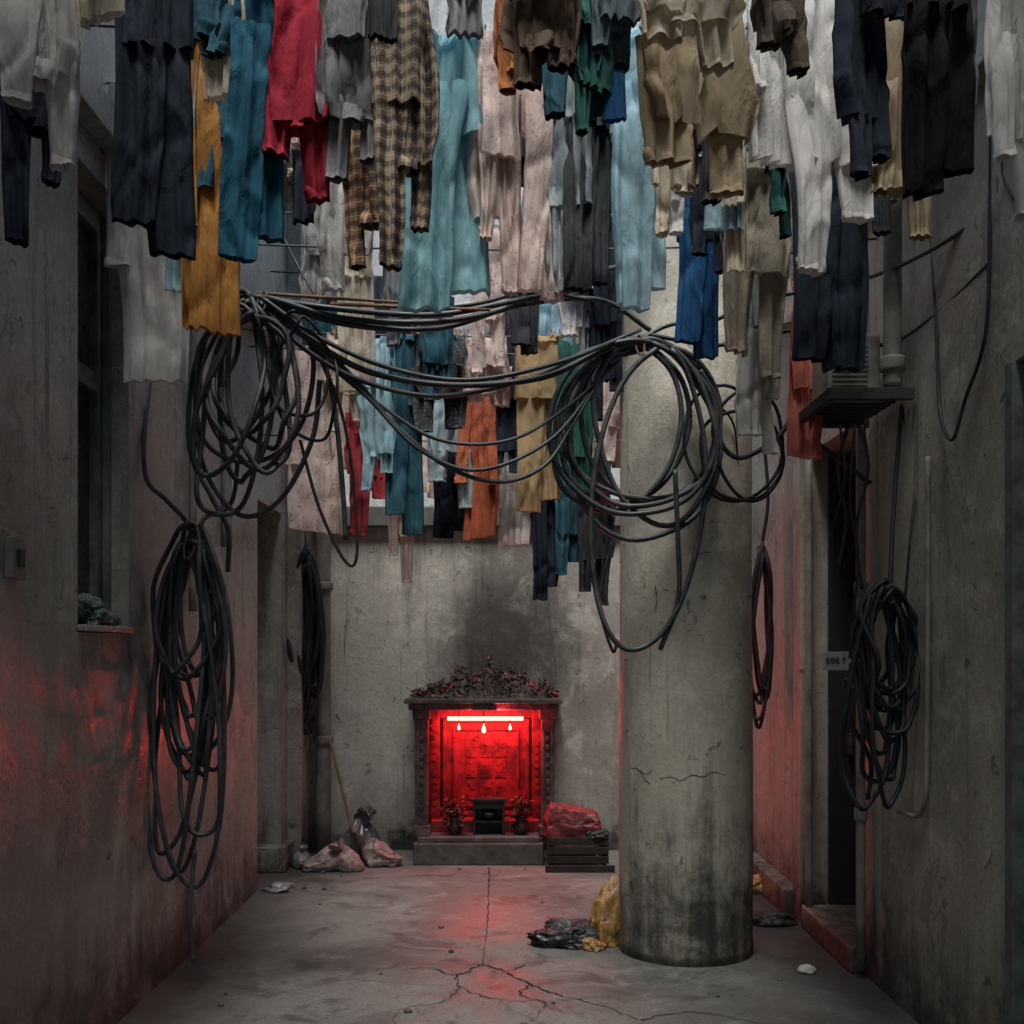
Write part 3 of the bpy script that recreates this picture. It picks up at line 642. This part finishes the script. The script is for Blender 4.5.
def thin(pts,label="thin loose wire hanging on the wall",r=.006):
    m=MB(); m.sweep(catmull([P(*p) for p in pts],10),r,6); meta(m.obj("loose_wire",M_cable2,True),label,"wire",group="loose wires on the walls")
thin([(840,425,5.0),(845,480,5.0),(832,540,5.1),(842,600,5.1)]); thin([(855,425,5.0),(850,500,5.0),(858,560,5.0),(850,640,5.0)])
thin([(848,425,5.05),(838,470,5.05),(846,520,5.05),(838,570,5.05)],r=.009); thin([(862,425,5.0),(868,470,5.0),(856,530,5.0),(862,590,5.0)],r=.008)
thin([(902,408,4.9),(915,470,4.8),(910,540,4.7),(905,600,4.7)]); thin([(992,60,4.0),(990,200,4.0),(986,330,4.0),(965,400,4.15),(952,440,4.2),(940,410,4.4),(936,320,4.5),(930,200,4.6),(928,60,4.6)],r=.007)
thin([(280,230,5.4),(300,270,5.3),(318,300,5.2)])
thin([(612,540,5.38),(600,600,5.38),(612,650,5.4),(618,640,5.4)],r=.008)
thin([(712,400,5.5),(735,430,5.6),(738,520,5.7),(744,560,5.8)],r=.006)
thin([(1000,95,3.9),(1003,170,3.9),(1015,200,3.8)],r=.006)
for px in(845,852,858):
    thin([(px,300,5.45),(px+2,350,5.4),(px-4,400,5.3)],r=.007)

# ---------------------------------------------------------------- clothes lines & clothes
LINES={'Z':(3.0,3.62),'A':(3.3,3.78),'B':(3.7,3.88),'C':(4.2,3.99),'D':(4.6,3.97),'E':(5.0,3.80),'F':(5.25,3.56),'K':(5.8,3.93),'G':(6.6,3.53),'H':(7.1,3.56),'I':(7.4,3.05),'J':(7.7,4.25)}
def lz(k,x):
    d,z=LINES[k]; return z-.05*(1-(x/1.7)**2)
for k,(d,z) in LINES.items():
    m=MB(); m.sweep([(WL+(WR-WL)*i/24,d,lz(k,WL+(WR-WL)*i/24)) for i in range(25)],.005,6)
    meta(m.obj("clothesline",M_wire,True),"thin wire clothesline strung between the walls","clothesline",group="clotheslines over the alley")
NU=38
def tube(mb,cx,w0,z0,z1,fw,seed,xs=lambda t:0.0,nv=38,fold=1.0,kf=2.0,sag=0.0,crum=1.0,th=.025,y0=0.0,hem=1.0,slant=0.0):
    """flattened cloth sleeve hanging from z0 to z1; folds displace both layers together"""
    v=[];f=[]; V=Vector; nse=noise.noise
    tw=.6*nse(V((seed,9,9)))
    for j in range(nv+1):
        t=j/nv; z=z0+(z1-z0)*t
        L=w0*fw(t)*(1+.20*nse(V((seed,t*1.9,1.3)))+.02*nse(V((seed,t*7,4.3))))
        R_=w0*fw(t)*(1+.20*nse(V((seed+50,t*1.9,1.3)))+.02*nse(V((seed+50,t*7,4.3))))
        sx=cx+xs(t)+.032*nse(V((seed*2.1,z*1.5,0)))
        sy=y0+.05*nse(V((seed*1.3,z*1.5,7)))
        for i in range(NU):
            a=2*math.pi*i/NU; ca,sa=math.cos(a),math.sin(a)
            u=ca; x=(R_ if u>0 else L)*u
            y=th*math.copysign(abs(sa)**.7,sa)*(.7+.6*t)
            amp=w0*.42*fold*(.40+.60*min(1,t*1.5+.2))
            ph=kf*math.pi*u+seed*1.7+1.3*nse(V((seed,z*.7,u*.5)))
            s1=math.sin(ph); y+=amp*(1-2*abs(s1)**.7)*.6
            s2=math.sin(ph*2.3+z*1.0+seed); y+=amp*.34*s2
            s3=math.sin(ph*4.1+z*.8-seed); y+=amp*.10*s3
            y+=w0*tw*u*t
            if sag: 
                y+=w0*.18*math.exp(-t*3.2)*math.sin(8*u*(1-.5*t)+seed)
            X=sx+x+.13*amp*math.cos(ph)
            n1=nse(V((X*5.5+seed*3,2,z*1.9)))
            w_=V((X*5+n1,seed,z*3.0-X*2.4)); rd=max(0,1-abs(nse(w_))*3.6)
            w2=V((X*10+z*1.5,seed+3,z*2.4-n1)); rd2=max(0,1-abs(nse(w2))*3.6)
            y+=crum*(.022*n1+.015*rd*rd-.009*rd2*rd2)
            zz=z
            if sag: zz-=sag*(1-u*u)*max(0,1-t*4)
            tt=max(0,(t-.6)/.4)
            zz+=tt*hem*.010*nse(V((u*1.2,seed,1)))+tt*slant*u*w0-.02*tt*amp*math.cos(ph)
            v.append((X,sy+y,zz))
    for j in range(nv):
        for i in range(NU): f.append((j*NU+i,j*NU+(i+1)%NU,(j+1)*NU+(i+1)%NU,(j+1)*NU+i))
    mb.add(v,f)
NAMES={'tr':('trousers','trousers'),'sh':('shirt','shirt'),'su':('shirt','shirt'),'tw':('towel','towel'),'ts':('t_shirt','T-shirt'),'dr':('shirt','shirt'),'sk':('skirt','skirt')}
M_peg=simple("wooden_peg",(.32,.2,.11),.7,0,.3,20,.3)
cnt=0
def garment(kind,line,x0,x1,yb,colr,desc,pat='plain',yaw=None,dd=0.0):
    global cnt; cnt+=1; sd=cnt*1.37; q=random.Random(cnt*7+1)
    d=LINES[line][0]+dd
    X0=(x0-512)/FPX*d; X1=(x1-512)/FPX*d; cx=(X0+X1)/2; w=X1-X0
    zt=lz(line,cx); zb=CH+(HY-yb)/FPX*d; L=zt-zb
    if yaw is None: yaw=q.uniform(-.5,.5)
    W=w/math.cos(yaw)*1.02; h=W/2
    m=MB(); mat=cloth(colr,pat)
    parts=[]
    def part(name,*a,**k):
        pm=MB(); tube(pm,*a,**k); parts.append((name,pm))
    if kind=='tr':
        top=.36; fl=q.uniform(.88,1.12)
        la,lb=1.0,q.uniform(.90,.985)
        if q.random()<.5: la,lb=lb,la
        tube(m,0,h*.90,0,-L*top,lambda t:lerp(.88,1.0,t),sd,sag=.03,fold=.8,kf=1.6,hem=0,th=.02,nv=22)
        gx=q.uniform(.20,.32)
        for s,l in((-1,la),(1,lb)):
            sl=q.uniform(-.08,.08)
            tube(m,s*h*gx*.9,h*(.68),-L*top*.5,-L*l,lambda t:lerp(.95,.80*fl,t)+.04*math.sin(t*6+sd),sd+s*3,xs=lambda t,s=s:s*h*(.0+(.44-gx)*t),fold=.8,kf=1.2,nv=46,y0=s*.02,slant=sl,th=.020)
        part("waistband",0,h*.90,.012,-.035,lambda t:.90,sd,sag=.03,fold=.6,kf=1.6,nv=4,th=.026,hem=0)
    elif kind in('sh','dr'):
        bl=q.uniform(.62,.84); lo=q.uniform(-.2,.2)
        tube(m,0,h*.96,0,-L*bl,lambda t:lerp(.88,1.04,t) if t<.8 else lerp(1.04,.88,sstep(.8,1.0,t)),sd,sag=.05,fold=.95,kf=q.uniform(1.6,2.6),nv=46,hem=1.0,slant=lo*.5,th=.014)
        if q.random()<.4:
            tube(m,h*q.uniform(-.15,.15),h*.86,0,-L*bl*q.uniform(.4,.7),lambda t:lerp(.95,.94,t),sd+17,sag=.035,fold=.9,kf=1.6,nv=30,y0=-.05,hem=1.0,slant=q.uniform(-.15,.15),th=.010)
        la=1.0; lb=q.uniform(.78,.97)
        if q.random()<.5: la,lb=lb,la
        for s,l in((-1,la),(1,lb)):
            sw_=q.uniform(.38,.50); ox=q.uniform(.38,.50)
            sl=q.uniform(-.05,.05)
            tube(m,s*h*ox,h*sw_,-L*bl*.52,-L*l,lambda t:lerp(1.2,.74,t),sd+s*2,xs=lambda t,s=s:s*h*(.08*t),fold=.85,kf=1.1,nv=38,y0=s*.015,slant=sl,th=.018)
            part("cuff",s*h*(ox+.08),h*sw_,-L*l+.04,-L*l-.004,lambda t:.75,sd+s*2,fold=.85,kf=1.1,nv=4,y0=s*.015,th=.022,hem=.3)
        if q.random()<.4: part("collar",0,h*.38,-L*bl+.04,-L*bl-.02,lambda t:lerp(1.1,.9,t),sd+9,fold=.5,kf=1.2,nv=5,th=.035,hem=.6)
    elif kind=='su' or kind=='ts':
        tube(m,0,h*.90,0,-L,lambda t:lerp(.72,1.0,sstep(0,.12,t))+.03*math.sin(t*6),sd,sag=.05,fold=.95,kf=2.1,nv=50,hem=1.0,slant=q.uniform(-.12,.12),th=.014)
        sl=.66 if kind=='su' else .34
        for s in(-1,1):
            l=sl*q.uniform(.85,1.1)
            tube(m,s*h*.62,h*.38,-L*.02,-L*l,lambda t:lerp(1.05,.85,t),sd+s*2,xs=lambda t,s=s:s*h*(.04+.10*t),fold=.8,kf=1.1,nv=32,y0=-.025,slant=q.uniform(-.08,.08),th=.016)
            part("cuff",s*h*.76,h*.38,-L*l+.035,-L*l-.004,lambda t:.865,sd+s*2,fold=.8,kf=1.1,nv=4,y0=-.025,th=.020,hem=.3)
        part("collar",0,h*.36,.03,-.03,lambda t:lerp(.85,1.1,t),sd+9,fold=.3,kf=1.2,nv=5,sag=.03,th=.04,hem=0)
    else:
        tube(m,0,h*.97,0,-L,lambda t:lerp(1.0,.94,t),sd,sag=.04,fold=1.0,kf=q.uniform(1.8,2.6),nv=50,th=.010,hem=1.0,slant=q.uniform(-.2,.2))
        tube(m,h*q.uniform(-.15,.15),h*.88,0,-L*q.uniform(.55,.8),lambda t:lerp(1.0,.95,t),sd+5,sag=.04,fold=1.0,kf=1.8,nv=36,th=.010,y0=-.05,hem=1.0,slant=q.uniform(-.2,.2))
    nm,cat=NAMES[kind]
    o=m.obj(nm,mat,True,loc=(cx,d,zt)); o.rotation_euler=(0,0,yaw)
    meta(o,desc,cat)
    for pn,pm in parts:
        if len(pm.v): pm.obj(pn,mat,True,parent=o)
    if line in 'CDGHK' :
        for s in(-1,1):
            pmx=MB(); 
            for t in(-1,1): pmx.sweep([(t*.002,0,-.04),(t*.006,0,-.01),(t*.007,0,.012),(t*.013,0,.035)],.0045,6)
            pmx.sweep([(-.008,0,-.0),(.008,0,0)],.005,6)
            px=cx+s*h*.62*math.cos(yaw); po=pmx.obj("clothes_peg",M_peg,loc=(px,d,lz(line,px)+.008)); po.rotation_euler=(0,0,q.uniform(-.4,.4))
            meta(po,"small wooden clothes peg gripping garment on line","clothes peg","wooden clothes pegs")
    return o
WHITE=(.86,.85,.82);CREAM=(.76,.69,.55);NAVY=(.016,.023,.036);BLK=(.016,.017,.020);TEAL=(.03,.14,.21);LTEAL=(.34,.60,.65);SKY=(.50,.71,.78)
CRIM=(.42,.03,.055);GREY=(.25,.25,.25);OCH=(.55,.27,.07);KHAKI=(.56,.46,.31);PINK=(.93,.78,.72);RUST=(.56,.16,.08);BROWN=(.10,.065,.045);GREEN=(.02,.09,.075);BLUE=(.02,.10,.24);CORAL=(.90,.33,.27);DTEAL=(.025,.085,.115);CHAR=(.045,.05,.055)
g=garment
g('sh','Z',4,78,160,WHITE,"white cotton shirt with dangling sleeves on line",yaw=.2)
g('sh','A',10,64,247,NAVY,"dark navy shirt hanging from the line")
g('tr','A',116,190,255,NAVY,"long dark navy trousers hanging from line",yaw=.1)
g('su','D',116,192,382,WHITE,"loose white blouse hanging beneath dark trousers",yaw=.2)
g('ts','Z',72,128,20,CREAM,"cream undershirt pinned on the clothesline")
g('sh','B',168,230,62,DTEAL,"dark teal denim shirt hung by hem",'denim')
g('tw','C',166,200,290,SKY,"narrow pale blue cloth hanging on line",'lace')
g('su','C',180,242,332,OCH,"ochre brown jacket hanging from the line",yaw=.2)
g('ts','B',196,248,100,CREAM,"cream patterned undershirt on the line",'dots')
g('sh','D',196,250,172,CREAM,"cream patterned blouse hung by hem",'floral')
g('tr','B',228,284,262,TEAL,"bright teal blue jeans hanging from line",'denim',yaw=.4)
g('sh','B',266,334,195,CRIM,"crimson red long sleeved shirt on line",yaw=.2)
g('tr','D',290,342,222,NAVY,"dark navy shorts behind a red shirt")
g('sh','B',324,380,178,GREY,"grey sweatshirt with dangling sleeves",yaw=-.2)
g('sh','D',318,376,290,WHITE,"white thin blouse hanging on the line",'lace')
g('sh','C',346,392,265,(.36,.20,.11),"brown checked shirt hanging from line",'plaid')
g('ts','A',366,400,45,CHAR,"dark charcoal vest on the clothesline")
g('sh','B',374,434,272,(.38,.30,.22),"beige and brown plaid flannel shirt",'plaid',yaw=.1)
g('tr','C',400,492,314,LTEAL,"pale teal linen trousers hanging full length",'denim',yaw=.1)
g('su','D',448,486,132,(.28,.34,.38),"grey blue shirt hanging on the line",'denim')
g('sh','C',474,520,290,PINK,"pale pink lace blouse with long sleeves",'lace',yaw=.2)
g('tw','D',503,532,190,CHAR,"small charcoal towel on the clothesline")
g('tr','C',518,564,300,PINK,"pale pink long trousers on the line",'lace',yaw=.2)
g('sh','C',546,596,292,(.50,.58,.60),"grey blue shirt with dangling sleeves",'lace',yaw=-.3)
g('sh','B',498,540,92,(.50,.19,.07),"rust orange shirt hung by the hem")
g('sh','A',508,578,82,BROWN,"dark brown jacket hanging over line")
g('tr','C',560,614,294,CHAR,"charcoal grey trousers hanging from line",yaw=.2)
g('sh','B',545,602,122,DTEAL,"dark teal work shirt hung by hem",'denim')
g('sh','B',574,614,135,GREEN,"deep green shirt hanging on the line",yaw=.3)
g('ts','B',598,626,118,BLUE,"bright blue T-shirt on the clothesline")
g('tr','C',606,674,310,SKY,"pale sky blue jeans hanging from line",'denim',yaw=.1)
g('sh','A',640,756,190,KHAKI,"khaki cotton jacket hanging with long sleeves",yaw=.15)
g('sh','Z',632,740,70,CREAM,"cream cotton shirt hanging over the line",yaw=.1)
g('sh','B',652,694,235,CREAM,"cream floral blouse on the clothesline",'floral')
g('sh','Z',750,812,66,(.16,.13,.10),"dark brown knitted top on the line")
g('ts','C',748,786,135,TEAL,"teal T-shirt hanging on the line",'denim')
g('sh','D',690,730,272,NAVY,"navy shirt hanging in the row")
g('tr','E',676,722,356,BLUE,"blue work trousers hanging from line",'denim')
g('sh','D',720,792,376,(.64,.58,.47),"beige patterned shirt with long sleeves",'dots',yaw=.1)
g('tw','C',726,748,270,CREAM,"narrow cream striped cloth on line",'lace')
g('su','B',745,800,165,WHITE,"white floral blouse hanging on line",'lace')
g('sh','C',762,792,235,GREEN,"dark green shirt hanging on line")
g('sh','F',734,782,452,WHITE,"white cotton shirt hanging low")
g('sh','B',790,874,272,WHITE,"large white shirt with dangling sleeves",'plain',yaw=.15)
g('tr','C',782,872,368,NAVY,"dark navy trousers hanging low on line",yaw=.1)
g('tw','F',788,822,458,CORAL,"coral red cloth hanging by the wall",'plain')
g('sh','A',836,898,182,NAVY,"dark navy shirt hung by the hem")
g('sh','B',868,932,236,KHAKI,"beige shirt hanging near the wall")
g('tr','Z',898,978,195,BLK,"black trousers hanging from the line",yaw=.1)
g('sh','A',985,1036,212,WHITE,"white sleeve of a shirt by wall")
EX=[('sh','D',240,292,205,(.42,.40,.37),"grey",'lace'),('sh','C',286,326,150,PINK,"pale pink",'floral'),('sh','E',330,372,240,(.50,.50,.48),"pale grey",'plain'),
('tr','D',384,420,205,DTEAL,"dark teal",'denim'),('sh','E',430,470,258,WHITE,"white",'lace'),('sh','D',486,520,240,(.62,.60,.57),"pale grey",'lace'),('sh','E',520,556,270,(.30,.42,.46),"dull blue",'denim'),
('sh','D',596,630,240,GREEN,"dark green",'plain'),('sh','D',640,684,250,WHITE,"white",'lace'),('sh','B',690,744,205,CHAR,"charcoal",'plain'),('su','C',700,744,230,SKY,"pale blue",'lace'),
('sh','E',745,790,330,(.34,.34,.33),"grey",'plain'),('sh','D',800,846,318,(.50,.47,.42),"pale beige",'lace'),('sh','C',846,888,236,CHAR,"charcoal",'plain'),('tw','B',932,966,170,GREY,"grey",'plain'),
('sh','D',860,900,200,(.40,.38,.34),"beige",'dots'),('sh','C',206,240,190,DTEAL,"dark teal",'denim'),('ts','B',438,478,40,GREY,"grey",'plain'),('sh','E',290,330,180,(.48,.42,.34),"beige",'dots'),
('sh','E',566,600,220,PINK,"pink",'floral'),('sh','A',590,640,60,(.12,.16,.18),"slate",'plain'),('sh','C',686,716,185,KHAKI,"khaki",'plain')]
for k,ln,a,b_,yb_,cc,nm,pt in EX: g(k,ln,a,b_,yb_,cc,nm+" garment hanging among the other laundry",pt)
# far rows
g('su','H',286,346,532,PINK,"pink floral blouse hanging at the back",'floral',yaw=.1)
g('sh','G',326,370,432,CREAM,"cream blouse with small flowers",'floral')
g('sh','H',346,388,536,(.45,.06,.07),"dark red shirt on the far line")
g('sh','G',358,396,490,SKY,"pale blue shirt on the far line",'denim')
g('tr','G',386,422,534,DTEAL,"dark teal jeans on the far line",'denim')
g('su','H',394,426,470,WHITE,"white shirt hanging on far line")
g('sh','I',388,416,582,PINK,"pink cloth sleeve hanging low at back",'lace')
g('sh','G',412,468,432,CHAR,"charcoal dotted blouse on the far line",'dots')
g('sh','H',426,478,507,(.55,.66,.70),"pale blue patterned shirt on far line",'lace',yaw=.1)
g('sh','G',456,512,405,PINK,"pink floral blouse on the far line",'floral')
g('su','H',462,498,538,RUST,"rust orange shirt on the far line",'lace')
g('tr','I',434,468,538,NAVY,"navy trousers hanging at the back")
g('sh','H',488,524,472,NAVY,"navy shirt on the far line")
g('su','I',498,532,545,WHITE,"white shirt hanging at the back",'lace')
g('tr','G',515,562,512,(.56,.42,.23),"mustard ochre trousers on the far line",yaw=.1)
g('sh','G',554,594,505,GREEN,"green teal shirt on the far line")
g('tr','I',533,558,600,NAVY,"narrow navy trousers hanging low at back")
g('sh','I',554,584,575,DTEAL,"dark teal shirt hanging at the back")
g('sh','I',578,614,605,CHAR,"charcoal shirt hanging at the back",'denim')
g('sh','H',582,618,470,PINK,"pale pink blouse on the far line",'floral')
g('tr','H',338,368,470,CREAM,"cream trousers on the far line")
g('sh','K',300,346,322,(.45,.44,.42),"pale grey shirt on the middle line")
g('tr','K',340,376,392,CREAM,"cream trousers on the middle line",'lace')
g('sh','K',384,424,345,(.30,.31,.31),"grey shirt on the middle line")
g('sh','K',420,452,400,DTEAL,"dark teal shirt on the middle line",'denim')
g('sh','K',470,508,372,PINK,"pale pink shirt on the middle line",'floral')
g('tr','K',506,538,352,CHAR,"charcoal trousers on the middle line")
g('sh','K',556,596,368,WHITE,"white blouse on the middle line",'lace')
g('sh','K',590,622,420,NAVY,"navy shirt on the middle line")
qq=random.Random(99); pal=[(DTEAL,"dark teal"),(GREY,"grey"),(NAVY,"navy"),(PINK,"pale pink"),(WHITE,"off white"),(CHAR,"charcoal"),(SKY,"pale blue"),(KHAKI,"khaki"),(BROWN,"brown"),(CREAM,"cream")]
x=300
i=0
while x<616:
    wd=qq.uniform(34,50); cc,nm=pal[i%len(pal)] ; kd=qq.choice(['sh','tr','sh','su'])
    g(kd,'J',x,x+wd,qq.uniform(430,515),cc,nm+" garment hanging on the rearmost line",qq.choice(['plain','denim','plain','lace'])); x+=wd*.92; i+=1
# ---------------------------------------------------------------- camera, light
cam=bpy.data.cameras.new("camera"); cam.sensor_width=36; cam.lens=36*FPX/1024; cam.shift_y=(HY-512)/1024; cam.clip_end=300
co=bpy.data.objects.new("camera",cam); link(co); co.location=(0,0,CH); co.rotation_euler=(math.pi/2,0,0); scene.camera=co
w=bpy.data.worlds.new("World"); scene.world=w; w.use_nodes=True; nt=w.node_tree
sky=nt.nodes.new("ShaderNodeTexSky"); sky.sky_type='NISHITA'; sky.sun_disc=False; sky.sun_elevation=math.radians(69); sky.sun_rotation=math.radians(184)
bg=nt.nodes["Background"]; nt.links.new(sky.outputs[0],bg.inputs[0]); bg.inputs[1].default_value=.15
sun=bpy.data.lights.new("sun",'SUN'); sun.energy=5; sun.angle=math.radians(26); sun.color=(1,.98,.94)
so=bpy.data.objects.new("sun",sun); link(so)
az=math.radians(184); el=math.radians(69)
dirv=Vector((math.sin(az)*math.cos(el),math.cos(az)*math.cos(el),math.sin(el)))
so.rotation_euler=dirv.to_track_quat('Z','Y').to_euler()
scene.view_settings.view_transform='Standard'; scene.view_settings.look='None'; scene.view_settings.exposure=0
